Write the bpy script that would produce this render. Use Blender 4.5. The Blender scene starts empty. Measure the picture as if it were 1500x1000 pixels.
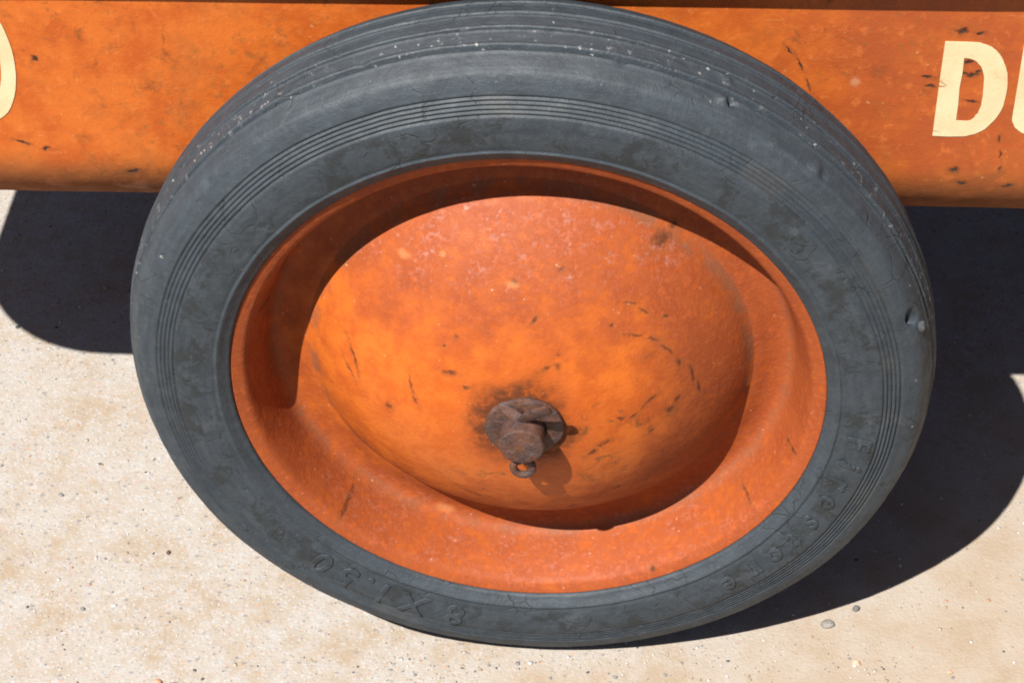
import bpy, bmesh, math, random
import numpy as np
from mathutils import Vector, Matrix, noise

R = 0.14                                   # tyre radius in metres; most sizes below are in tyre radii
sc = bpy.context.scene
col = sc.collection
random.seed(7)
rng = np.random.default_rng(11)

# ------------------------------------------------------------------ camera
def set_camera():
    f, cx, cy, cz = 3597.763, 0.42252, -4.33487, 4.16177
    yaw, pit, rol = -0.1034243, 0.7386227, -0.0472543
    cw, sw = math.cos(yaw), math.sin(yaw)
    fwd = Vector((sw * math.cos(pit), cw * math.cos(pit), -math.sin(pit)))
    rt = Vector((cw, -sw, 0)); up = rt.cross(fwd)
    r2 = math.cos(rol) * rt + math.sin(rol) * up
    u2 = -math.sin(rol) * rt + math.cos(rol) * up
    cam = bpy.data.cameras.new('camera'); o = bpy.data.objects.new('camera', cam); col.objects.link(o)
    cam.sensor_width = 36.0; cam.lens = 36.0 * f / 1500.0
    cam.clip_start = 0.01; cam.clip_end = 500
    m = Matrix((r2, u2, -fwd)).transposed().to_4x4()
    m.translation = Vector((cx * R, cy * R, cz * R + R))
    o.matrix_world = m
    sc.camera = o
set_camera()

# ------------------------------------------------------------------ light
SUN_EL, SUN_AZ = math.radians(55), math.radians(60)        # light travels towards (cos az, sin az)
ldir = Vector((math.cos(SUN_AZ) * math.cos(SUN_EL), math.sin(SUN_AZ) * math.cos(SUN_EL), -math.sin(SUN_EL)))
w = bpy.data.worlds.new('World'); sc.world = w; w.use_nodes = True
nt = w.node_tree; nt.nodes.clear()
sky = nt.nodes.new('ShaderNodeTexSky'); sky.sky_type = 'NISHITA'; sky.sun_disc = False
sky.sun_elevation = SUN_EL; sky.altitude = 1800; sky.air_density = 0.45; sky.dust_density = 3.0; sky.ozone_density = 0.0
sky.sun_rotation = math.atan2(-ldir.x, -ldir.y)            # azimuth of the sun measured from +Y towards +X
bg = nt.nodes.new('ShaderNodeBackground'); bg.inputs['Strength'].default_value = 0.05
out = nt.nodes.new('ShaderNodeOutputWorld')
nt.links.new(sky.outputs[0], bg.inputs[0]); nt.links.new(bg.outputs[0], out.inputs[0])
sl = bpy.data.lights.new('sun', 'SUN'); sl.energy = 5.0; sl.angle = math.radians(0.53); sl.color = (1.0, 0.965, 0.90)
so = bpy.data.objects.new('sun', sl); col.objects.link(so)
so.rotation_euler = ldir.to_track_quat('-Z', 'Y').to_euler(); so.location = -ldir * 10
sc.view_settings.view_transform = 'Standard'; sc.view_settings.look = 'None'
sc.view_settings.exposure = 1.3; sc.view_settings.gamma = 1.0
sc.cycles.filter_width = 1.9; sc.cycles.diffuse_bounces = 2

# ------------------------------------------------------------------ node helpers
class Mat:
    def __init__(s, name):
        s.m = bpy.data.materials.new(name); s.m.use_nodes = True
        s.t = s.m.node_tree; s.t.nodes.clear()
        s.b = s.new('ShaderNodeBsdfPrincipled'); o = s.new('ShaderNodeOutputMaterial')
        s.t.links.new(s.b.outputs[0], o.inputs[0])
    def new(s, k, **kw):
        n = s.t.nodes.new(k)
        for a, v in kw.items(): setattr(n, a, v)
        return n
    def put(s, sock, v):
        if isinstance(v, bpy.types.NodeSocket): s.t.links.new(v, sock)
        elif isinstance(v, (tuple, list)) and len(v) == 3 and sock.type == 'RGBA': sock.default_value = (*v, 1)
        else: sock.default_value = v
    def math(s, op, a, b=0.0, c=0.0, clamp=False):
        n = s.new('ShaderNodeMath', operation=op, use_clamp=clamp)
        s.put(n.inputs[0], a); s.put(n.inputs[1], b); s.put(n.inputs[2], c); return n.outputs[0]
    def add(s, a, b): return s.math('ADD', a, b)
    def mul(s, a, b): return s.math('MULTIPLY', a, b)
    def mx(s, a, b): return s.math('MAXIMUM', a, b)
    def mn(s, a, b): return s.math('MINIMUM', a, b)
    def step(s, v, a, b, lo=0.0, hi=1.0):
        n = s.new('ShaderNodeMapRange', interpolation_type='SMOOTHSTEP')
        s.put(n.inputs[0], v); 
        for i, q in enumerate((a, b, lo, hi)): s.put(n.inputs[i + 1], q)
        return n.outputs[0]
    def mix(s, f, a, b):
        n = s.new('ShaderNodeMix', data_type='RGBA')
        s.put(n.inputs[0], f); s.put(n.inputs[6], a); s.put(n.inputs[7], b); return n.outputs[2]
    def coords(s):                         # object coordinates in tyre radii
        tc = s.new('ShaderNodeTexCoord'); v = s.new('ShaderNodeVectorMath', operation='SCALE')
        s.put(v.inputs[0], tc.outputs['Object']); v.inputs['Scale'].default_value = 1 / R
        return v.outputs[0]
    def noise(s, p, scale, detail=4.0, rough=0.55, dist=0.0, colour=False):
        n = s.new('ShaderNodeTexNoise'); s.put(n.inputs['Vector'], p)
        n.inputs['Scale'].default_value = scale; n.inputs['Detail'].default_value = detail
        n.inputs['Roughness'].default_value = rough; n.inputs['Distortion'].default_value = dist
        return n.outputs['Color' if colour else 'Fac']
    def voro(s, p, scale, feature='F1'):
        n = s.new('ShaderNodeTexVoronoi', feature=feature); s.put(n.inputs['Vector'], p)
        n.inputs['Scale'].default_value = scale; return n
    def xyz(s, p):
        n = s.new('ShaderNodeSeparateXYZ'); s.put(n.inputs[0], p); return n.outputs
    def vec(s, op, a, b=None):
        n = s.new('ShaderNodeVectorMath', operation=op); s.put(n.inputs[0], a)
        if b is not None: s.put(n.inputs[1], b)
        return n
    def stretch(s, p, sx, sy, sz, rot=(0, 0, 0)):
        n = s.new('ShaderNodeMapping'); s.put(n.inputs[0], p)
        n.inputs['Rotation'].default_value = rot; n.inputs['Scale'].default_value = (sx, sy, sz); return n.outputs[0]
    def warp(s, p, scale, amt):
        c = s.vec('SUBTRACT', s.noise(p, scale, 3, colour=True), (.5, .5, .5)).outputs[0]
        k = s.new('ShaderNodeVectorMath', operation='SCALE'); s.put(k.inputs[0], c); k.inputs['Scale'].default_value = amt
        return s.vec('ADD', p, k.outputs[0]).outputs[0]
    def spots(s, p, lst):                  # (x, z, half length, half width, angle) -> least scaled distance
        d = None
        for x, z, a, b, ang in lst:
            a *= .9; b *= .8
            q = p
            if d is not None:              # chained, so that the shader evaluates one spot after the other
                qn = s.new('ShaderNodeVectorMath', operation='MULTIPLY_ADD'); s.put(qn.inputs[0], d)
                qn.inputs[1].default_value = (1e-12,) * 3; s.put(qn.inputs[2], p); q = qn.outputs[0]
            n = s.new('ShaderNodeMapping', vector_type='TEXTURE'); s.put(n.inputs[0], q)
            n.inputs['Location'].default_value = (x, 0, z)
            n.inputs['Rotation'].default_value = (0, -math.radians(ang), 0)
            n.inputs['Scale'].default_value = (a, 1e4, b)
            l = s.vec('LENGTH', n.outputs[0]).outputs['Value']
            d = l if d is None else s.mn(d, l)
        return d
    def bump(s, h, strength, dist, prev=None):
        n = s.new('ShaderNodeBump'); s.put(n.inputs['Height'], h)
        n.inputs['Strength'].default_value = strength; n.inputs['Distance'].default_value = dist
        if prev is not None: s.put(n.inputs['Normal'], prev)
        return n.outputs[0]
    def fin(s, c, rough, nrm=None, spec=0.5, metal=0.0):
        s.put(s.b.inputs['Base Color'], c); s.put(s.b.inputs['Roughness'], rough)
        s.put(s.b.inputs['Specular IOR Level'], spec); s.put(s.b.inputs['Metallic'], metal)
        if nrm is not None: s.put(s.b.inputs['Normal'], nrm)
        return s.m

ORANGE, DEEP, RED = (.385, .090, .0125), (.325, .066, .009), (.155, .032, .0105)
BROWN, DARK, CHALK = (0.105, 0.032, 0.008), (0.0125, 0.007, 0.0047), (0.2808, 0.156, 0.1365)
PANEL, PANEL_DEEP = (.365, .088, .013), (.300, .060, .009)

def paint_panel():
    s = Mat('orange_panel_paint'); p = s.coords(); x, y, z = s.xyz(p)
    n1 = s.noise(p, 2.2, 6, .6); n2 = s.noise(p, 9, 7, .65); n3 = s.noise(p, 34, 5, .65); n4 = s.noise(p, 110, 3)
    right = s.step(s.add(x, s.mul(n1, .7)), .55, 1.25)                 # duller, redder coat towards the lettering
    c = s.mix(s.step(n2, .42, .66), PANEL, PANEL_DEEP)
    c = s.mix(s.mul(right, s.step(n2, .30, .62, .50, 1.0)), c, (0.234, 0.0499, 0.0133))
    c = s.mix(s.mul(s.step(n3, .55, .68), .35), c, (0.4368, 0.1248, 0.0281))
    st = s.noise(s.warp(p, 5, .25), 14, 8, .72)
    grime = s.mul(s.step(st, .53, .68), s.step(s.noise(p, 3.2, 3), .34, .62))
    c = s.mix(s.mul(s.step(s.noise(s.warp(p, 3, .3), 7, 8, .72), .50, .64), .38), c, (.22, .062, .015))
    c = s.mix(s.mul(grime, .70), c, BROWN)
    low = s.mul(s.step(s.add(z, s.mul(n2, .16)), .58, .44), s.step(n2, .25, .6, .35, 1))  # road dirt along the tucked edge, darkened further to paint in the tuck's shade
    c = s.mix(s.mul(low, .80), c, (.125, .046, .012))
    fr = s.mul(s.step(s.noise(p, 48, 6, .7), .55, .66), s.step(s.noise(p, 4.2, 5, .65), .47, .62))
    c = s.mix(s.mul(fr, .60), c, (0.156, 0.0663, 0.0172))
    sp = s.step(s.noise(p, 62, 4, .6), .68, .74)
    c = s.mix(s.mul(sp, .6), c, (0.3588, 0.195, 0.078))
    scr = s.noise(s.stretch(p, 3, 3, 60, (0, .7, 0)), 3.0, 3)
    c = s.mix(s.mul(s.step(scr, .70, .76), .30), c, (0.429, 0.2106, 0.0858))
    q = s.warp(s.warp(p, 20, .022), 90, .012)
    d = s.spots(q, [(1.007, .859, .018, .010, 0), (1.012, .866, .008, .004, 10), (1.047, .852, .010, .005, 0),
                    (.939, .727, .013, .004, 4), (.944, .701, .010, .004, -4), (1.030, .770, .014, .004, 3),
                    (1.020, .737, .012, .006, -14), (1.038, .733, .016, .006, 8), (1.054, .742, .010, .004, 16),
                    (1.045, .658, .016, .004, -12), (1.12, .55, .003, .010, 0), (1.128, .50, .003, .012, 4), (1.13, .46, .003, .006, 0),
                    (-1.178, .741, .008, .009, 20), (-1.252, .490, .017, .006, -18), (-1.193, .474, .010, .006, 8),
                    (-.99, .405, .018, .007, 10), (1.045, .415, .015, .007, 0), (1.152, .405, .012, .006, 10),
                    (1.02, .455, .012, .010, 0), 
                    (.612, .80, .012, .003, -60), (.64, .755, .022, .003, -66), (.662, .70, .02, .003, -62)])
    ch = s.mul(s.step(s.add(d, s.mul(s.add(n4, -.5), 1.3)), 1.55, .35), s.step(n3, .30, .46, .45, .95))
    hal = s.mul(s.step(d, 3.2, .9), s.step(n3, .40, .62))
    c = s.mix(s.mul(hal, .55), c, BROWN)
    c = s.mix(ch, c, s.mix(s.step(n3, .45, .7), DARK, (0.039, 0.025, 0.0195)))
    c = s.mix(s.step(s.spots(q, [(.771, .709, .012, .018, 0)]), 1.6, .3, 0, .35), c, (0.429, 0.2574, 0.156))
    h = s.add(s.add(s.mul(n3, .35), s.mul(n1, 1.6)), s.mul(ch, -.25))
    nb = s.bump(h, .45, .0012, s.bump(n4, .18, .0004))
    rough = s.step(s.add(grime, s.mul(n3, .4)), 0, 1, .40, .68)
    return s.fin(c, s.mx(rough, s.mx(s.mul(ch, .85), s.mul(low, .95))), nb, .22)

def paint_wheel():
    s = Mat('orange_wheel_paint'); p = s.coords(); x, y, z = s.xyz(p)
    rad = s.math('SQRT', s.add(s.mul(x, x), s.mul(z, z)))
    n1 = s.noise(p, 3.0, 6, .6); n2 = s.noise(p, 11, 7, .66); n3 = s.noise(p, 40, 5, .65); n4 = s.noise(p, 140, 3)
    c = s.mix(s.step(n2, .40, .62), ORANGE, DEEP)
    # bare red undercoat wherever the orange has been polished thin: top, right and the outer dish
    thin = s.mx(s.step(s.add(z, s.mul(s.add(n2, -.5), .35)), .06, .40), s.step(s.add(s.add(rad, s.mul(x, .25)), s.mul(s.add(n2, -.5), .22)), .30, .54))
    thin = s.mul(thin, s.step(s.add(n3, s.mul(n2, .35)), .48, .78, .55, 1.0))
    n5 = s.noise(p, 75, 6, .75)
    c = s.mix(thin, c, s.mix(s.step(n3, .38, .64), RED, (.205, .046, .013)))
    c = s.mix(s.mul(s.step(n5, .52, .68), s.mul(thin, .55)), c, (0.1872, 0.0663, 0.0429))
    # chalked, greyed speckle on the upper dome and the lower dish
    zone = s.mx(s.mul(s.step(z, .30, .42), s.step(rad, .60, .52)), s.mul(s.mul(s.step(rad, .58, .64), .5), s.mul(s.step(rad, .73, .69), s.step(z, -.30, -.52))))
    chalk = s.mul(s.mul(zone, s.step(n2, .40, .60)), s.step(s.add(s.mul(n5, .6), s.mul(s.noise(p, 30, 5, .7), .4)), .49, .60))
    c = s.mix(s.mul(chalk, .45), c, CHALK)
    c = s.mix(s.mul(s.step(s.add(s.mul(n3, .6), s.mul(n5, .4)), .50, .62), s.mul(s.step(n2, .38, .56), .55)), c, (0.2886, 0.0585, 0.0117))
    # rust stain spreading round the axle
    off = s.warp(p, 6, .16); ox, oy, oz = s.xyz(off)
    r2 = s.math('SQRT', s.add(s.mul(ox, ox), s.mul(s.mul(oz, oz), 1.0)))
    stain = s.mul(s.step(s.add(r2, s.mul(s.add(n2, -.5), .16)), .168, .100), s.step(n3, .26, .52, .35, 1))
    c = s.mix(s.mul(s.step(s.add(r2, s.mul(s.add(n2, -.5), .22)), .23, .12), .6), c, (0.2808, 0.0585, 0.0125))
    c = s.mix(s.mul(stain, .85), c, s.mix(s.step(n3, .4, .62), (.095, .025, .008), (.040, .015, .007)))
    wide = s.mul(s.step(r2, .46, .20), s.step(s.noise(s.warp(p, 7, .25), 15, 8, .74), .53, .63))
    lowr = s.step(s.add(x, s.mul(z, -1.2)), -.12, .3)
    c = s.mix(s.mul(s.mul(wide, lowr), .9), c, (0.1092, 0.0429, 0.014))
    # dirt caught in a broken line at the dome's foot and the dish's kink
    ring = s.mx(s.mul(s.step(rad, .525, .542), s.step(rad, .565, .550)), s.mul(s.mul(s.step(rad, .630, .645), s.step(rad, .668, .652)), .7))
    c = s.mix(s.mul(s.mul(ring, s.step(n2, .38, .58)), .6), c, (0.1248, 0.0585, 0.0312))
    q = s.warp(s.warp(p, 18, .024), 95, .012)
    L = [(.092, .396, .009, .008, 0), (.034, .292, .012, .003, 38), (-.158, .238, .006, .007, 0), (-.178, .139, .018, .006, 4),
         (-.275, .080, .003, .030, 8), (-.263, .03, .004, .016, 20), (.087, .17, .009, .010, 0), (.060, .172, .009, .005, 20),
         (.255, .30, .016, .003, -24), (.285, .274, .014, .003, -32), (.270, .224, .028, .003, -22), (.315, .205, .014, .003, -30),
         (.345, .165, .022, .004, -52), (.372, .12, .012, .005, -70), (.405, .07, .004, .03, 10), (.42, .02, .004, .025, 5),
         (.328, .413, .022, .016, 0), (.355, .43, .010, .012, 0), (.19, -.085, .016, .007, 40), (.165, -.11, .012, .006, 45), (.30, .03, .024, .004, 38), (.265, .0, .012, .004, 38),
         (.367, .01, .012, .008, 60), (.352, -.02, .010, .010, 20), (.235, -.005, .009, .009, 0), (.31, -.07, .010, .010, 0),
         (-.152, -.335, .022, .006, -22), (-.13, -.348, .012, .005, -18), (-.178, -.30, .010, .004, -30), (-.425, .09, .004, .05, 14), (-.44, .04, .004, .02, 20),
         (-.015, .375, .008, .006, 0), (.21, .26, .005, .005, 0), (-.19, .205, .004, .004, 0), (.085, .205, .005, .004, 0), (-.14, .105, .007, .006, 0),
         (.34, .25, .006, .005, 0), (-.34, -.02, .008, .012, 10), (-.49, -.473, .006, .020, -34), (.55, -.40, .010, .006, 0),
         (-.565, .36, .012, .010, 0), (-.645, .20, .010, .012, 0), (.31, -.635, .007, .007, 0), (.66, -.20, .010, .006, 0), (.10, -.42, .018, .006, 30), (.22, -.31, .012, .006, 35)]
    d = s.spots(q, L)
    ch = s.mul(s.step(s.add(d, s.mul(s.add(n5, -.5), 1.5)), 1.6, .30), s.step(n3, .30, .48, .35, .95)); hal = s.mul(s.step(d, 3.6, .9), s.step(n3, .38, .60))
    c = s.mix(s.mul(hal, .6), c, (0.1716, 0.0484, 0.014))
    c = s.mix(s.mul(ch, .68), c, s.mix(s.step(n5, .42, .66), DARK, (0.0546, 0.025, 0.014)))
    pale = s.step(s.spots(q, [(-.285, .388, .013, .012, 0), (-.19, .41, .008, .008, 0), (-.02, .37, .018, .008, 0), (-.245, -.585, .026, .018, -30), (-.20, .26, .004, .003, 30)]), 1.6, .3)
    c = s.mix(s.mul(pale, .32), c, (0.468, 0.2028, 0.078))
    fl = s.step(s.noise(p, 75, 3, .6), .70, .75)
    c = s.mix(s.mul(fl, .5), c, (0.546, 0.2808, 0.156))
    h = s.add(s.add(s.mul(n3, .4), s.mul(n1, 1.2)), s.add(s.mul(ch, -.2), s.mul(stain, .25)))
    nb = s.bump(h, .5, .0010, s.bump(n4, .25, .0004))
    rough = s.step(s.add(s.mul(thin, .5), s.mul(n2, .5)), 0.1, .8, .36, .62)
    return s.fin(c, s.mx(rough, s.mul(s.mx(ch, stain), .8)), nb, .15)

def rubber():
    s = Mat('weathered_rubber'); p = s.coords(); x, y, z = s.xyz(p)
    rad = s.math('SQRT', s.add(s.mul(x, x), s.mul(z, z))); ang = s.math('ARCTAN2', z, x)
    pc = s.new('ShaderNodeCombineXYZ'); s.put(pc.inputs[0], s.mul(rad, 60)); s.put(pc.inputs[1], s.mul(ang, 5)); s.put(pc.inputs[2], s.mul(y, 60)); pol = pc.outputs[0]
    n1 = s.noise(p, 3.5, 5, .6); n2 = s.noise(s.warp(p, 6, .12), 16, 8, .72); n3 = s.noise(p, 45, 6, .7); n4 = s.noise(p, 170, 3)
    st = s.noise(pol, 1.0, 6, .65)
    c = s.mix(s.step(s.add(s.mul(n2, .55), s.mul(st, .45)), .36, .64), (.0160, .0218, .0280), (.0275, .0362, .0450))
    c = s.mix(s.mul(s.step(n3, .50, .70), .45), c, (.040, .048, .055))
    wall = s.mul(s.step(rad, .885, .865), s.step(rad, .768, .785))
    dk = s.mul(s.step(s.noise(s.warp(p, 14, .10), 9, 8, .74), .50, .58), wall)
    c = s.mix(s.mul(dk, .75), c, (.0115, .0135, .0145))
    lt = s.mul(s.step(s.noise(s.warp(p, 11, .12), 6, 8, .72), .56, .64), wall)
    c = s.mix(s.mul(lt, .45), c, (.050, .060, .070))
    scu = s.mul(s.step(s.noise(pol, 2.3, 4, .6), .64, .72), s.step(n1, .46, .62))
    c = s.mix(s.mul(scu, .5), c, (.075, .078, .078))
    dust = s.mul(s.step(s.noise(p, 24, 7, .75), .57, .70), s.step(rad, .84, .95, .2, .8))
    c = s.mix(s.mul(dust, .40), c, (.072, .075, .076))
    tan = s.mul(s.mul(s.step(rad, .862, .872), s.step(rad, .922, .914)), s.step(s.noise(p, 4, 4), .52, .66))
    c = s.mix(s.mul(tan, .18), c, (.070, .058, .044))
    vc = s.voro(s.warp(s.stretch(p, 1, 1, 1), 12, .06), 13, 'DISTANCE_TO_EDGE'); crk = s.mul(s.step(vc.outputs['Distance'], .030, .008), s.step(s.noise(p, 5.5, 5, .65), .53, .60))
    c = s.mix(s.mul(crk, .55), c, (.0085, .0098, .0105))
    # pale grit and scuffs ground into the running surface
    v = s.voro(s.warp(p, 60, .02), 70); g = s.step(v.outputs['Distance'], .38, .12)
    pick = s.step(s.xyz(v.outputs['Color'])[0], .80, .86)
    band = s.mul(s.step(s.math('ABSOLUTE', s.add(y, -.125)), .040, .022), s.mul(s.step(rad, .94, .96), s.step(s.noise(p, 7, 4, .65), .44, .56)))
    c = s.mix(s.mul(s.mul(g, pick), s.mul(band, .9)), c, (.22, .22, .215))
    v2 = s.voro(s.warp(p, 50, .02), 34); g2 = s.mul(s.step(v2.outputs['Distance'], .18, .07), s.step(s.xyz(v2.outputs['Color'])[1], .95, .96))
    c = s.mix(s.mul(g2, s.step(rad, .86, .95, .1, .7)), c, (.22, .21, .19))
    sc_ = s.mul(s.step(s.noise(s.warp(p, 30, .04), 45, 7, .8), .58, .64), s.mul(s.step(s.math('ABSOLUTE', s.add(y, -.125)), .045, .012), s.step(s.noise(p, 5, 4, .6), .44, .54)))
    c = s.mix(s.mul(s.mul(sc_, s.step(rad, .94, .96)), .8), c, (.20, .20, .20))
    h = s.add(s.mul(n3, .6), s.add(s.mul(n2, .9), s.add(s.mul(st, .35), s.mul(crk, -.5))))
    nb = s.bump(h, .5, .0008, s.bump(n4, .3, .0004))
    return s.fin(c, s.step(n2, .3, .7, .66, .54), nb, .34)

def rust():
    s = Mat('rusted_steel'); p = s.coords()
    n1 = s.noise(p, 20, 7, .7); n2 = s.noise(p, 75, 6, .75); n3 = s.noise(s.stretch(p, 1, 1, 4, (0, .6, 0)), 34, 5, .7)
    c = s.mix(s.step(n1, .40, .60), (.050, .026, .023), (.092, .033, .015))
    c = s.mix(s.mul(s.step(n2, .48, .64), .8), c, (.020, .012, .010))
    c = s.mix(s.mul(s.step(n3, .54, .68), .6), c, (.095, .080, .090))
    c = s.mix(s.mul(s.step(n2, .36, .26), .7), c, (.150, .055, .020))
    nb = s.bump(s.add(n2, s.mul(n1, .8)), .9, .0008, s.bump(s.noise(p, 210, 3), .4, .0003))
    return s.fin(c, s.step(n1, .3, .7, .45, .8), nb, .5, .15)

def cream():
    s = Mat('cream_letter_paint'); p = s.coords()
    n1 = s.noise(p, 8, 5, .6); n2 = s.noise(s.warp(p, 20, .1), 40, 6, .7)
    c = s.mix(s.step(n1, .35, .7), (.475, .390, .240), (.430, .335, .192))
    c = s.mix(s.mul(s.step(n2, .64, .72), .7), c, (0.4056, 0.1872, 0.1014))
    c = s.mix(s.mul(s.step(s.noise(s.warp(p, 9, .15), 16, 8, .75), .57, .68), .42), c, (.42, .235, .105))
    v = s.voro(s.warp(p, 7, .3), 7, 'DISTANCE_TO_EDGE'); cr = s.mul(s.step(v.outputs['Distance'], .020, .006), s.step(s.noise(p, 6, 2), .55, .66))
    c = s.mix(cr, c, (0.1872, 0.0546, 0.0156))
    return s.fin(c, .5, s.bump(s.add(n2, n1), .3, .0005), .4)

def ground_mat():
    s = Mat('sandy_concrete'); p = s.coords(); x, y, z = s.xyz(p)
    n1 = s.noise(p, 1.1, 5, .6); n2 = s.noise(p, 4.5, 6, .65); n3 = s.noise(p, 20, 6, .7); n4 = s.noise(p, 90, 4, .7)
    dusty = s.mul(s.step(s.add(s.mul(x, .42), s.add(s.mul(y, -.55), s.mul(s.add(n1, -.5), 1.3))), -.30, .42), .85)
    c = s.mix(s.step(n2, .36, .66), (0.2636, 0.2387, 0.2125), (0.2395, 0.1899, 0.1414))
    c = s.mix(s.mul(s.step(n3, .44, .64), .55), c, (0.2808, 0.2679, 0.2613))
    v = s.voro(p, 110); r_, g_, b_ = s.xyz(v.outputs['Color']); core = s.step(v.outputs['Distance'], .62, .28)
    hard = s.math('SUBTRACT', 1.0, dusty)
    c = s.mix(s.mul(s.mul(core, s.step(r_, .66, .70)), s.mul(s.add(hard, .25), .40)), c, (0.3276, 0.3230, 0.3316))
    c = s.mix(s.mul(s.mul(core, s.step(g_, .80, .84)), s.mul(s.add(hard, .15), .45)), c, (0.1466, 0.1426, 0.1595))
    c = s.mix(s.mul(s.mul(core, s.step(b_, .92, .94)), s.mul(s.add(hard, .1), .35)), c, (0.2925, 0.1646, 0.1058))
    v2 = s.voro(s.stretch(p, 1, 1.4, 1), 46); r2, g2, b2 = s.xyz(v2.outputs['Color']); core2 = s.step(v2.outputs['Distance'], .42, .25)
    c = s.mix(s.mul(s.mul(core2, s.step(r2, .91, .93)), s.mul(s.add(hard, .12), .45)), c, (0.0936, 0.0906, 0.1058))
    c = s.mix(s.mul(s.mul(core2, s.step(g2, .95, .965)), .6), c, (0.3042, 0.1828, 0.1347))
    c = s.mix(s.mul(dusty, s.step(n3, .3, .7, .5, .95)), c, s.mix(s.step(n2, .35, .65), (0.2574, 0.2040, 0.1521), (0.2340, 0.1764, 0.1232)))
    sand = s.mul(s.step(n2, .53, .66), s.step(n1, .38, .6))
    c = s.mix(s.mul(sand, .40), c, (0.2161, 0.1599, 0.1058))
    c = s.mix(s.mul(s.step(n4, .55, .72), .25), c, (0.1638, 0.1339, 0.1133))
    h = s.add(s.mul(n3, .8), s.add(s.mul(n4, .5), s.mul(s.math('SUBTRACT', 1.0, v.outputs['Distance']), .35)))
    return s.fin(c, .9, s.bump(h, .35, .0010), .25)

def grain_mat():
    s = Mat('loose_grains'); g = s.new('ShaderNodeNewGeometry')
    r = s.new('ShaderNodeValToRGB'); s.put(r.inputs[0], g.outputs['Random Per Island'])
    e = r.color_ramp; e.interpolation = 'CONSTANT'
    cols = [(0, (0.2691, 0.2348, 0.1927)), (.30, (0.234, 0.181, 0.1271)), (.52, (0.3159, 0.3011, 0.2933)), (.66, (0.1404, 0.1357, 0.1435)), (.82, (0.0585, 0.0569, 0.0608)), (.89, (0.2691, 0.1443, 0.0874)), (.95, (0.351, 0.3315, 0.3065))]
    while len(e.elements) < len(cols): e.elements.new(1)
    for el, (pos, cc) in zip(e.elements, cols): el.position = pos; el.color = (*cc, 1)
    return s.fin(r.outputs[0], .85, None, .3)

def stone_mat(name, a, b):
    s = Mat(name); p = s.coords(); n = s.noise(p, 60, 6, .7)
    return s.fin(s.mix(s.step(n, .35, .65), a, b), .85, s.bump(n, .7, .0006), .3)

def plain(name, c, rough=.7):
    s = Mat(name); p = s.coords(); n = s.noise(p, 6, 5)
    return s.fin(s.mix(s.step(n, .35, .65), c, tuple(q * .7 for q in c)), rough, s.bump(n, .3, .001), .3)

M = dict(panel=paint_panel(), wheel=paint_wheel(), rubber=rubber(), rust=rust(), cream=cream(), ground=ground_mat(), grain=grain_mat(),
         dark=plain('underbody_paint', (.085, .038, .016)))

# ------------------------------------------------------------------ mesh helpers (sizes in tyre radii)
def obj(name, verts, faces, mat, parent=None, loc=(0, 0, 0), smooth=True, autosmooth=None):
    me = bpy.data.meshes.new(name)
    me.from_pydata([tuple(float(c) * R for c in v) for v in verts], [], faces); me.update()
    if smooth: me.polygons.foreach_set('use_smooth', [True] * len(me.polygons))
    if autosmooth is not None: me.set_sharp_from_angle(angle=math.radians(autosmooth))
    me.materials.append(mat)
    o = bpy.data.objects.new(name, me); col.objects.link(o)
    o.location = Vector(loc) * R
    if parent is not None: o.parent = parent
    return o

def from_bm(name, bm, mat, parent=None, loc=(0, 0, 0), autosmooth=35):
    bmesh.ops.recalc_face_normals(bm, faces=bm.faces)
    v = [tuple(x.co) for x in bm.verts]; bm.verts.index_update()
    f = [[x.index for x in fc.verts] for fc in bm.faces]; bm.free()
    return obj(name, v, f, mat, parent, loc, True, autosmooth)

def revolve(prof, n, fn=None):             # profile (r, y), axis Y; normals face away from the axis for increasing y
    P = np.array(prof); k = len(P); V = []; F = []
    for i in range(n):
        a = 2 * math.pi * i / n; ca, sa = math.cos(a), math.sin(a)
        for r, y in P: V.append((r * ca, y, r * sa))
    for i in range(n):
        j = (i + 1) % n
        for m in range(k - 1): F.append((i * k + m, i * k + m + 1, j * k + m + 1, j * k + m))
    if fn: V = [fn(*v) for v in V]
    return V, F

def spline(pts, per=6):                    # Catmull-Rom through profile points
    P = [np.array(p, float) for p in pts]; o = []
    for i in range(len(P) - 1):
        a = P[max(i - 1, 0)]; b = P[i]; c = P[i + 1]; d = P[min(i + 2, len(P) - 1)]
        for t in np.linspace(0, 1, per, endpoint=False):
            o.append(.5 * ((2 * b) + (c - a) * t + (2 * a - 5 * b + 4 * c - d) * t * t + (3 * b - a - 3 * c + d) * t ** 3))
    o.append(P[-1]); return o

def tag(o, label=None, cat=None, group=None, kind=None):
    if label: o['label'] = label
    if cat: o['category'] = cat
    if group: o['group'] = group
    if kind: o['kind'] = kind
    return o

# ------------------------------------------------------------------ ground
g = obj('ground', [(-140, -140, 0), (140, -140, 0), (140, 140, 0), (-140, 140, 0)], [(0, 1, 2, 3)], M['ground'], smooth=False)
tag(g, kind='structure')

# ------------------------------------------------------------------ truck: root, body
truck = bpy.data.objects.new('toy_truck', None); col.objects.link(truck)
truck.location = (0, 0, 0)
tag(truck, 'worn orange pressed steel toy dump truck with cream lettering, standing on one grey rubber wheel', 'toy truck')
CZ = 1.0                                    # wheel centre above the ground
YF, X0, X1, YB, RC = .36, -2.395, 5.2, 2.75, .50

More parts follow.
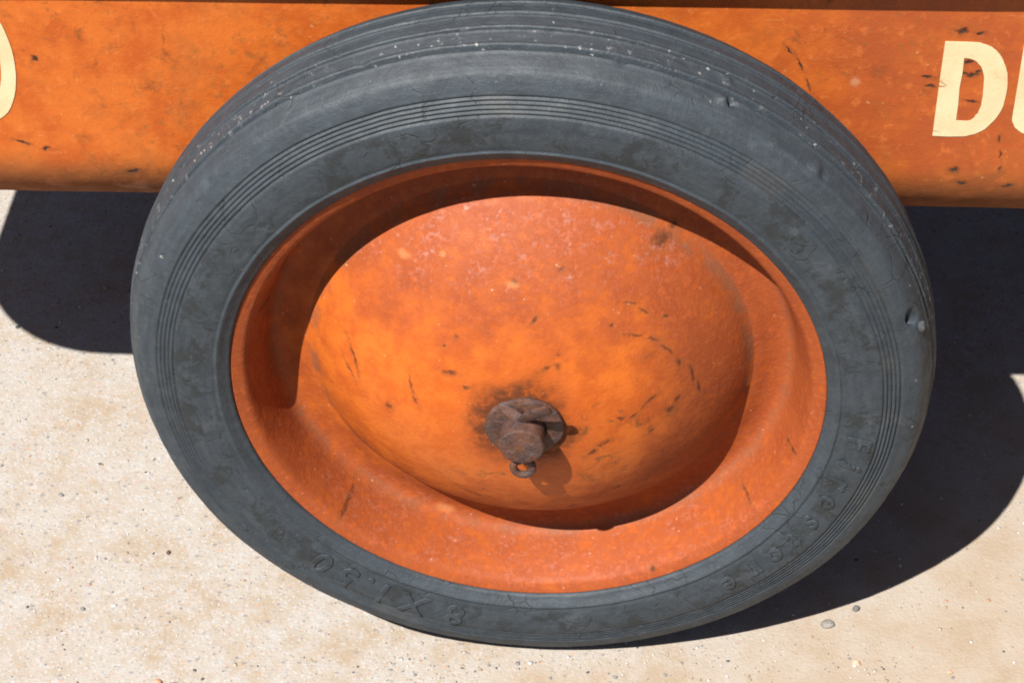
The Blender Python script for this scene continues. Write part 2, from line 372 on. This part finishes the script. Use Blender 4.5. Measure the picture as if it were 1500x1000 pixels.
def loop_path():
    pts = []
    def arc(cx, cy, a0, a1, n=14):
        for i in range(n + 1):
            a = math.radians(a0 + (a1 - a0) * i / n); pts.append((cx + RC * math.cos(a), cy + RC * math.sin(a), math.cos(a), math.sin(a)))
    def line(xa, ya, xb, yb, nx, ny, n):
        for i in range(1, n): t = i / n; pts.append((xa + (xb - xa) * t, ya + (yb - ya) * t, nx, ny))
    arc(X0 + RC, YF + RC, 180, 270); line(X0 + RC, YF, X1 - RC, YF, 0, -1, 90)
    arc(X1 - RC, YF + RC, 270, 360); line(X1, YF + RC, X1, YB - RC, 1, 0, 10)
    arc(X1 - RC, YB - RC, 0, 90); line(X1 - RC, YB, X0 + RC, YB, 0, 1, 20)
    arc(X0 + RC, YB - RC, 90, 180); line(X0, YB - RC, X0, YF + RC, -1, 0, 10)
    return pts
ZB = CZ + .268                              # silhouette of the tucked bottom edge
def body_profile():
    rho = .20; pr = []
    zc = ZB + rho * math.sin(math.radians(38)) + .055 * math.cos(math.radians(38)) + .012
    for z in np.linspace(CZ + 1.10, zc + .02, 12): pr.append((0.0, z))
    for a in np.linspace(0, 38, 12):
        a = math.radians(a); pr.append((-(rho - rho * math.cos(a)), zc - rho * math.sin(a)))
    a = math.radians(38); e = pr[-1]; e = (e[0] - .055 * math.sin(a), e[1] - .055 * math.cos(a))
    for b in np.linspace(38, 80, 8):
        b = math.radians(b); pr.append((e[0] - .05 * (math.cos(a) - math.cos(b)), e[1] - .05 * (math.sin(b) - math.sin(a))))
    e = pr[-1]; pr.append((e[0] - .06, e[1] - .004)); pr.append((e[0] - .065, e[1] + .012)); pr.append((e[0] - .30, e[1] + .02))
    return pr
path = loop_path(); prof = body_profile(); k = len(prof); V = []; F = []
for (x, y, nx, ny) in path:
    for (o_, z) in prof:
        dent = .006 * noise.noise(Vector((x * 1.1, y * 1.1, z * 2.0))) + .0015 * noise.noise(Vector((x * 6, y * 6, z * 6)))
        V.append((x + nx * (o_ + dent), y + ny * (o_ + dent), z - CZ))
n = len(path)
for i in range(n):
    j = (i + 1) % n
    for m in range(k - 1): F.append((i * k + m, i * k + m + 1, j * k + m + 1, j * k + m))
body = obj('body_shell', V, F, M['panel'], truck, (0, 0, CZ))
def dent_y(x, z):
    return YF - .006 * noise.noise(Vector((x * 1.1, YF * 1.1, (z + CZ) * 2.0))) - .0015 * noise.noise(Vector((x * 6, YF * 6, (z + CZ) * 6)))
# floor pan under the shell
bm = bmesh.new(); bmesh.ops.create_cube(bm, size=1, matrix=Matrix.Translation(((X0 + X1) / 2, (YF + YB) / 2, CZ + .42)) @ Matrix.Diagonal((X1 - X0 - .5, YB - YF - .5, .03, 1)))
from_bm('floor_pan', bm, M['dark'], truck)
# dump bed: its bottom flange overhangs the shell and shades the panel's top edge
OV = .100; bx0, bx1, by0, by1, bz0, bz1 = -2.0, 3.6, YF - OV, YB + OV, CZ + 1.078, CZ + 1.95
bm = bmesh.new()
def ringv(x0, x1, y0, y1, z): return [bm.verts.new((a, b, z)) for a, b in ((x0, y0), (x1, y0), (x1, y1), (x0, y1))]
rings = [ringv(bx0 + .3, bx1 - .3, by0 + .3, by1 - .3, bz0 + .02), ringv(bx0, bx1, by0, by1, bz0), ringv(bx0, bx1, by0, by1, bz0 + .07), ringv(bx0 + .05, bx1 - .05, by0 + .05, by1 - .05, bz0 + .08),
         ringv(bx0 - .02, bx1 + .02, by0 - .02, by1 + .02, bz1), ringv(bx0 + .04, bx1 - .04, by0 + .04, by1 - .04, bz1), ringv(bx0 + .10, bx1 - .10, by0 + .10, by1 - .10, bz0 + .14)]
for a, b in zip(rings, rings[1:]):
    for i in range(4): bm.faces.new((a[i], a[(i + 1) % 4], b[(i + 1) % 4], b[i]))
bm.faces.new(rings[0][::-1]); bm.faces.new(rings[-1])
from_bm('dump_bed', bm, M['panel'], truck)

# painted letters on the shell: D, the start of a U, and the O at the other end
def letter(name, outer, inner=None, h=.0014):
    def dens(pl):
        o = []
        for a, b in zip(pl, pl[1:] + pl[:1]):
            m = max(1, int(math.hypot(b[0] - a[0], b[1] - a[1]) / .03))
            for i in range(m): o.append((a[0] + (b[0] - a[0]) * i / m, a[1] + (b[1] - a[1]) * i / m))
        return o
    bm = bmesh.new(); es = []; loops = []
    for pl in ([outer] + ([inner] if inner else [])):
        vs = [bm.verts.new((x, 0, z)) for x, z in dens(pl)]
        loops.append(vs)
        for a, b in zip(vs, vs[1:] + vs[:1]): es.append(bm.edges.new((a, b)))
    bmesh.ops.triangle_fill(bm, use_beauty=True, use_dissolve=False, edges=es)
    ex = bmesh.ops.extrude_face_region(bm, geom=bm.faces[:])
    for v in ex['geom']:
        if isinstance(v, bmesh.types.BMVert): v.co.y = -h
    for v in bm.verts: v.co.y += dent_y(v.co.x, v.co.z) - .0006
    return from_bm(name, bm, M['cream'], body, (0, 0, 0), 25)
def jag(pl, amp=.0022):
    return [(x + random.uniform(-amp, amp), z + random.uniform(-amp, amp)) for x, z in pl]
def bez(pts, per=5): return [tuple(q) for q in spline(pts, per)]
Do = [(.970, .830), (1.0, .8297), (1.025, .829)] + bez([(1.050, .8275), (1.076, .816), (1.097, .796), (1.114, .761), (1.122, .724), (1.121, .66), (1.106, .612), (1.076, .573), (1.038, .556)]) + [(1.0, .555), (.962, .556), (.964, .65), (.967, .74)]
Di = [(1.017, .784)] + bez([(1.030, .783), (1.043, .777), (1.059, .757), (1.068, .728), (1.069, .667), (1.064, .630), (1.050, .606), (1.040, .602)]) + [(1.013, .602), (1.014, .65), (1.013, .70), (1.017, .74)]
tag(letter('painted_letter', jag(Do, .0006), jag(Di, .0008)), 'cream letter D with dark chips in its bowl')
Uo = [(1.150, .826), (1.147, .70), (1.144, .610)] + bez([(1.1445, .602), (1.158, .580), (1.180, .565), (1.215, .556), (1.250, .565), (1.274, .582), (1.288, .606)]) + [(1.288, .70), (1.288, .826), (1.240, .826), (1.240, .70), (1.240, .622)] + bez([(1.239, .618), (1.230, .606), (1.215, .602), (1.202, .606), (1.196, .618)]) + [(1.196, .70), (1.198, .826)]
tag(letter('painted_letter', jag(Uo, .0008)), 'cream letter U cut off by the picture edge')
OE = (-1.317, .745)
Oo = [(OE[0] + .086 * math.cos(t), OE[1] + .187 * math.sin(t)) for t in np.linspace(0, 2 * math.pi, 48, endpoint=False)]
Oi = [(OE[0] + .0515 * math.cos(t), OE[1] + .125 * math.sin(t)) for t in np.linspace(0, 2 * math.pi, 36, endpoint=False)]
tag(letter('painted_letter', jag(Oo, .0005), jag(Oi, .0005)), 'cream rounded letter cut off by the picture edge')

# ------------------------------------------------------------------ wheel
rim_pts = [(.700, .10), (.725, .060), (.7325, .034), (.7335, .026), (.7305, .0232), (.724, .0250), (.714, .0288), (.703, .0345), (.694, .0465), (.685, .070), (.6765, .097), (.670, .122), (.664, .148), (.658, .168), (.648, .1825), (.634, .189), (.618, .190), (.597, .1865), (.574, .178), (.557, .1725)]
dome_pts = []
for t in np.linspace(1, 0.0, 40):
    r = .553 * t
    dome_pts.append((max(r, .0005), -.088 + .258 * (1 - (1 - t ** 2.18) ** .86)))
rp = spline(rim_pts, 5)
def wob(x, y, z):
    q = Vector((x * 2.2, y * 2.2, z * 2.2)); a = .0016 * noise.noise(q) + .0006 * noise.noise(q * 4)
    return (x, y + a, z)
V, F = revolve([tuple(p) for p in rp] + dome_pts[1:], 300, wob)
wheel = obj('wheel', V, F, M['wheel'], truck, (0, 0, CZ))
tag(wheel)

# tyre
tp = [(.735, .14), (.735, .08), (.734, .045), (.7335, .020), (.745, .0115), (.757, .0030), (.7625, -.0005), (.7655, -.0012), (.7685, .0003), (.7720, .0010), (.778, -.0008), (.79, -.0028), (.81, -.0048), (.83, -.0055), (.85, -.0045), (.864, -.0022)]
base = [np.array(p) for p in spline(tp, 3)]
# five fine ribs
for i in range(5):
    t0 = i / 5.
    for dt, dep in ((0.0, 0), (.05, .0041), (.085, .0043), (.13, 0.0006), (.165, -.0006)):
        t = t0 + dt
        base.append(np.array((.867 + .051 * t + dep * -.25, -.0012 + .0175 * t + dep)))
base += [np.array(p) for p in spline([(.920, .0166), (.932, .0205), (.946, .0262), (.957, .0320), (.9635, .0375), (.9665, .0425)], 3)]
def crown(y): return 1 - .0335 * abs((y - .180) / .139) ** 2.2
gro = [(.093, .015, .020), (.149, .012, .020), (.206, .012, .020), (.262, .014, .020)]
for y in np.linspace(.0455, .3145, 134):
    r = crown(y)
    for gy, gw, gd in gro:
        u = abs(y - gy) / (gw * .5)
        if u < 1: r -= gd * (1 - u ** 3)
        elif u < 2.2: r += .0032 * (1 - (u - 1) / 1.2)
    base.append(np.array((r, y)))
base += [np.array(p) for p in spline([(.9640, .320), (.956, .329), (.94, .337), (.89, .345), (.84, .347), (.79, .343), (.765, .338), (.745, .325), (.735, .29), (.735, .20), (.735, .14)], 3)]
marks = []                                  # (x, y, z, radius, depth): cuts (positive) and knobs (negative)
TYRE_MARKS = [(.462, .071, .866, .011, -.013), (.478, .076, .860, .008, .020), (.469, .130, .879, .010, -.008), (.9215, .034, .268, .0095, .070), (.924, .041, .259, .0085, .060), (.919, .034, .280, .008, .040),
              (.675, .044, .694, .016, -.008), (.688, .046, .678, .010, .006), (.239, .086, .956, .010, .008), (-.344, .099, .928, .012, .006), (-.72, .04, .64, .012, .006)]
def tyre_fn(x, y, z):
    r = math.hypot(x, z); p = Vector((x, y, z))
    a = .0022 * noise.noise(p * 3.1) + .0011 * noise.noise(p * 9)
    dy = .0016 * noise.noise(p * 4.3 + Vector((5, 1, 2))) + .0007 * noise.noise(p * 16)
    if r > .955: a += .0008 * noise.noise(p * 30) + .0005 * noise.noise(p * 75)
    if y < .03: dy += .0006 * noise.noise(p * 45)
    for mx_, my, mz, mr, md in TYRE_MARKS:
        d2 = ((x - mx_) ** 2 + (y - my) ** 2 + (z - mz) ** 2) / (mr * mr)
        if d2 < 6: a -= md * math.exp(-d2)
    if r < .74: a *= .15; dy *= .3
    s = (r + a) / r
    return (x * s, y + dy, z * s)
V, F = revolve([tuple(p) for p in base], 720, tyre_fn)
# where the tyre stands, the rubber is pressed flat on the ground
V = [(x, y, max(z, -.9965)) for x, y, z in V]
tyre = obj('tyre', V, F, M['rubber'], wheel)

# raised sidewall characters: maker's name and size, heads outward, read clockwise
def side_y(r): return float(np.interp(r, [.765, .78, .79, .81, .83, .85, .864], [-.001, -.0008, -.0028, -.0048, -.0055, -.0045, -.0022]))
def raised(ch, ang, rad, size, shear=0.0):
    cu = bpy.data.curves.new('glyph', 'FONT'); cu.body = ch; cu.size = size; cu.align_x = 'CENTER'; cu.align_y = 'CENTER'; cu.shear = shear
    cu.fill_mode = 'NONE' if False else 'BOTH'; cu.extrude = .0050; cu.bevel_depth = .0016; cu.bevel_resolution = 1; cu.resolution_u = 4; cu.offset = .0006
    t = bpy.data.objects.new('glyph', cu); col.objects.link(t)
    bpy.context.view_layer.update()
    me = t.evaluated_get(bpy.context.evaluated_depsgraph_get()).to_mesh()
    a = math.radians(ang); up = np.array((math.cos(a), math.sin(a))); rt = np.array((math.sin(a), -math.cos(a)))
    vs = []
    for v in me.vertices:
        q = up * (rad + v.co.y) + rt * v.co.x
        vs.append((q[0], side_y(math.hypot(*q)) - v.co.z * .75 + .0006, q[1]))
    fs = [list(p.vertices) for p in me.polygons]
    t.to_mesh_clear(); bpy.data.objects.remove(t); bpy.data.curves.remove(cu)
    return obj('raised_letter', vs, fs, M['rubber'], wheel, (0, 0, 0), True, 40)
for ch, a in zip('Firestone', (-7.8, -13.4, -18.2, -23.2, -29.0, -34.4, -39.6, -45.0, -51.0)):
    raised(ch, a, .822, .084, .18)
for ch, a in zip('8X1.50', (-105.2, -113.2, -119.4, -122.8, -127.0, -132.6)):
    raised(ch, a, .822, .104)

# a chip of stone wedged into the cut at the tyre's shoulder
bm = bmesh.new(); bmesh.ops.create_icosphere(bm, subdivisions=2, radius=1)
for v in bm.verts:
    v.co *= 1 + .3 * noise.noise(v.co * 1.6); v.co = Vector((v.co.x * .010, v.co.y * .011, v.co.z * .015))
from_bm('wedged_stone', bm, None or stone_mat('wedged_stone_grey', (.030, .034, .036), (.050, .055, .057)), wheel, (.945, .040, .236), 30)

# axle end, washer and cotter pin
def tube(pts, rad, n=10, flat=(1, 1), closed=False):
    P = [np.array(p, float) for p in pts]; V = []; F = []; m = len(P); pu = None
    for i, p in enumerate(P):
        d = (P[(i + 1) % m] - P[i - 1]) if closed else (P[min(i + 1, m - 1)] - P[max(i - 1, 0)])
        d /= np.linalg.norm(d)
        if pu is None: pu = np.cross(d, (0, 1, 0)) if abs(d[1]) < .9 else np.cross(d, (1, 0, 0))
        u = pu - d * (pu @ d); u /= np.linalg.norm(u); pu = u; v = np.cross(d, u); rr = rad[i] if hasattr(rad, '__len__') else rad
        for q in range(n):
            a = 2 * math.pi * q / n; V.append(p + rr * (flat[0] * math.cos(a) * u + flat[1] * math.sin(a) * v))
    for i in range(m if closed else m - 1):
        j = (i + 1) % m
        for q in range(n): F.append((i * n + q, i * n + (q + 1) % n, j * n + (q + 1) % n, j * n + q))
    if not closed: F.append(tuple(range(n))[::-1]); F.append(tuple((m - 1) * n + q for q in range(n)))
    return V, F
def rough_fn(amp, sc_):
    def f(x, y, z):
        p = Vector((x, y, z)); v = noise.noise_vector(p * sc_) * amp
        return (x + v.x, y + v.y, z + v.z)
    return f
# washer: a dished plate, slightly lifted, with a hole
wp = [(.052, -.088), (.052, -.104), (.056, -.107), (.090, -.1045), (.0955, -.102), (.0975, -.097), (.0965, -.090), (.092, -.086), (.052, -.080)]
V, F = revolve(wp, 64, rough_fn(.003, 22)); a = math.radians(4)
V = [(x + .003, y + .06 * x - .05 * z, z + .002) for x, y, z in V]
obj('washer', V, F, M['rust'], wheel, (0, 0, 0), True, 40)
ap = [(.053, -.05), (.0545, -.120), (.0555, -.158), (.0550, -.1615), (.0525, -.1645), (.0500, -.1655), (.035, -.1660), (.015, -.1668), (.0005, -.1668)]
V, F = revolve(ap, 64, rough_fn(.0016, 34))
obj('axle_end', V, F, M['rust'], wheel, (0, 0, 0), True, 24)
# cotter pin: eye below, shank through the axle, two legs bent apart over the washer
eye = [(-.001 + .0235 * math.sin(t), -.134, -.098 + .0250 * math.cos(t) * -1) for t in np.linspace(.35 - math.pi, math.pi - .35, 24)]
eye = [(-.006, -.131, -.040)] + [(x, y, z) for x, y, z in eye] + [(.006, -.131, -.040)]
V, F = tube(spline(eye, 3), .0098, 12)
pin = obj('cotter_pin', V, F, M['rust'], wheel, (0, 0, 0), True, 60)
l1 = spline([(.004, -.130, .030), (.006, -.131, .055), (.013, -.139, .074), (.028, -.154, .098), (.047, -.168, .121), (.064, -.174, .135), (.073, -.174, .141)], 5)
V, F = tube(l1, list(np.interp(np.linspace(0, 1, len(l1)), [0, .35, .75, .93, 1], [.012, .0185, .0225, .0175, .007])), 14, (1.0, .34))
leg1 = obj('pin_leg', V, F, M['rust'], wheel, (0, 0, 0), True, 60)
l2 = spline([(-.004, -.130, .030), (-.006, -.128, .054), (-.018, -.120, .062), (-.036, -.113, .072), (-.056, -.110, .088)], 5)
V, F = tube(l2, list(np.interp(np.linspace(0, 1, len(l2)), [0, .4, .8, 1], [.011, .0145, .0145, .005])), 12, (1.0, .45))
obj('pin_leg', V, F, M['rust'], wheel, (0, 0, 0), True, 60)

# ------------------------------------------------------------------ loose grains and pebbles
def rock(seed, sx, sy, sz, sub=2):
    bm = bmesh.new(); bmesh.ops.create_icosphere(bm, subdivisions=sub, radius=1)
    for v in bm.verts:
        d = 1 + .35 * noise.noise(v.co * 1.3 + Vector((seed * 3.7, seed, 0))) + .12 * noise.noise(v.co * 3.5 + Vector((seed, 0, seed)))
        v.co *= d; v.co = Vector((v.co.x * sx, v.co.y * sy, v.co.z * sz))
    return bm
bm = bmesh.new(); bmesh.ops.create_icosphere(bm, subdivisions=1, radius=1)
T = np.array([v.co[:] for v in bm.verts]); bm.verts.index_update(); TF = np.array([[v.index for v in f.verts] for f in bm.faces]); bm.free()
NG = 7500
gx = rng.uniform(-2.5, 2.1, NG); gy = rng.uniform(-.45, 2.2, NG)
gx[:420] = rng.uniform(-.45, 1.0, 420); gy[:420] = .0 + rng.normal(0, .05, 420) + .06 * gx[:420]
size = np.clip(rng.lognormal(math.log(.0024), .42, NG), .001, .0085)
ang = rng.uniform(0, 6.283, NG); sh = rng.uniform(.6, 1.4, (NG, 3)); sh[:, 2] *= .6
VV = T[None] * (1 + rng.uniform(-.22, .22, (NG, len(T), 1))) * (size[:, None] * sh)[:, None, :]
ca, sa = np.cos(ang)[:, None], np.sin(ang)[:, None]
VX = VV[..., 0] * ca - VV[..., 1] * sa + gx[:, None]; VY = VV[..., 0] * sa + VV[..., 1] * ca + gy[:, None]; VZ = VV[..., 2] + (size * .12)[:, None]
allv = np.stack([VX, VY, VZ], 2).reshape(-1, 3) * R
allf = (TF[None] + (np.arange(NG) * len(T))[:, None, None]).reshape(-1, 3)
me = bpy.data.meshes.new('grit'); me.vertices.add(len(allv)); me.vertices.foreach_set('co', allv.ravel().astype(np.float32))
me.loops.add(allf.size); me.loops.foreach_set('vertex_index', allf.ravel().astype(np.int32))
me.polygons.add(len(allf)); me.polygons.foreach_set('loop_start', np.arange(0, allf.size, 3, dtype=np.int32)); me.polygons.foreach_set('loop_total', np.full(len(allf), 3, np.int32))
me.update(calc_edges=True); me.materials.append(M['grain'])
go = bpy.data.objects.new('grit', me); col.objects.link(go); tag(go, kind='stuff')

PEB = [  # x, y, sx, sy, sz, colours, label
    (.790, .177, .019, .014, .012, ((0.1326, 0.1209, 0.1092), (0.2028, 0.1872, 0.1677)), 'largest grey pebble lying just in front of the wheel shadow, with a jagged side'),
    (.870, .238, .0105, .010, .009, ((0.078, 0.0741, 0.0702), (0.1248, 0.117, 0.1092)), 'small dark pebble beside the wheel shadow, right of the largest grey pebble'),
    (.865, .043, .0115, .009, .008, ((0.39, 0.2106, 0.1404), (0.4524, 0.2808, 0.195)), 'small pink pebble on the bare sand below the largest grey pebble'),
    (1.115, .022, .009, .007, .004, ((0.3432, 0.195, 0.1248), (0.39, 0.2496, 0.1716)), 'flat pale pink pebble half sunk in sand near the lower right corner'),
    (-1.030, -.108, .013, .011, .009, ((0.3744, 0.1872, 0.117), (0.4368, 0.2574, 0.1794)), 'salmon coloured pebble at the bottom edge beside a grey stone'),
    (-.985, -.118, .017, .012, .010, ((0.156, 0.1365, 0.1326), (0.234, 0.195, 0.1794)), 'purplish grey stone at the bottom edge beside the salmon pebble'),
    (-1.085, .372, .007, .006, .006, ((0.0663, 0.0351, 0.0234), (0.1014, 0.0585, 0.039)), 'tiny dark brown pebble alone on the concrete left of the wheel'),
    (-1.290, .15, .0075, .006, .005, ((0.1092, 0.1092, 0.1092), (0.1638, 0.1638, 0.1638)), 'tiny slate grey pebble on the speckled concrete at left'),
]
for i, (x, y, sx, sy, sz, cc, lab) in enumerate(PEB):
    o = from_bm('pebble', rock(i + 2, sx, sy, sz), stone_mat('pebble_stone', *cc), None, (x, y, sz * .45), 28)
    o.rotation_euler.z = i * 1.3
    tag(o, lab, 'pebble', 'loose pebbles on the ground')
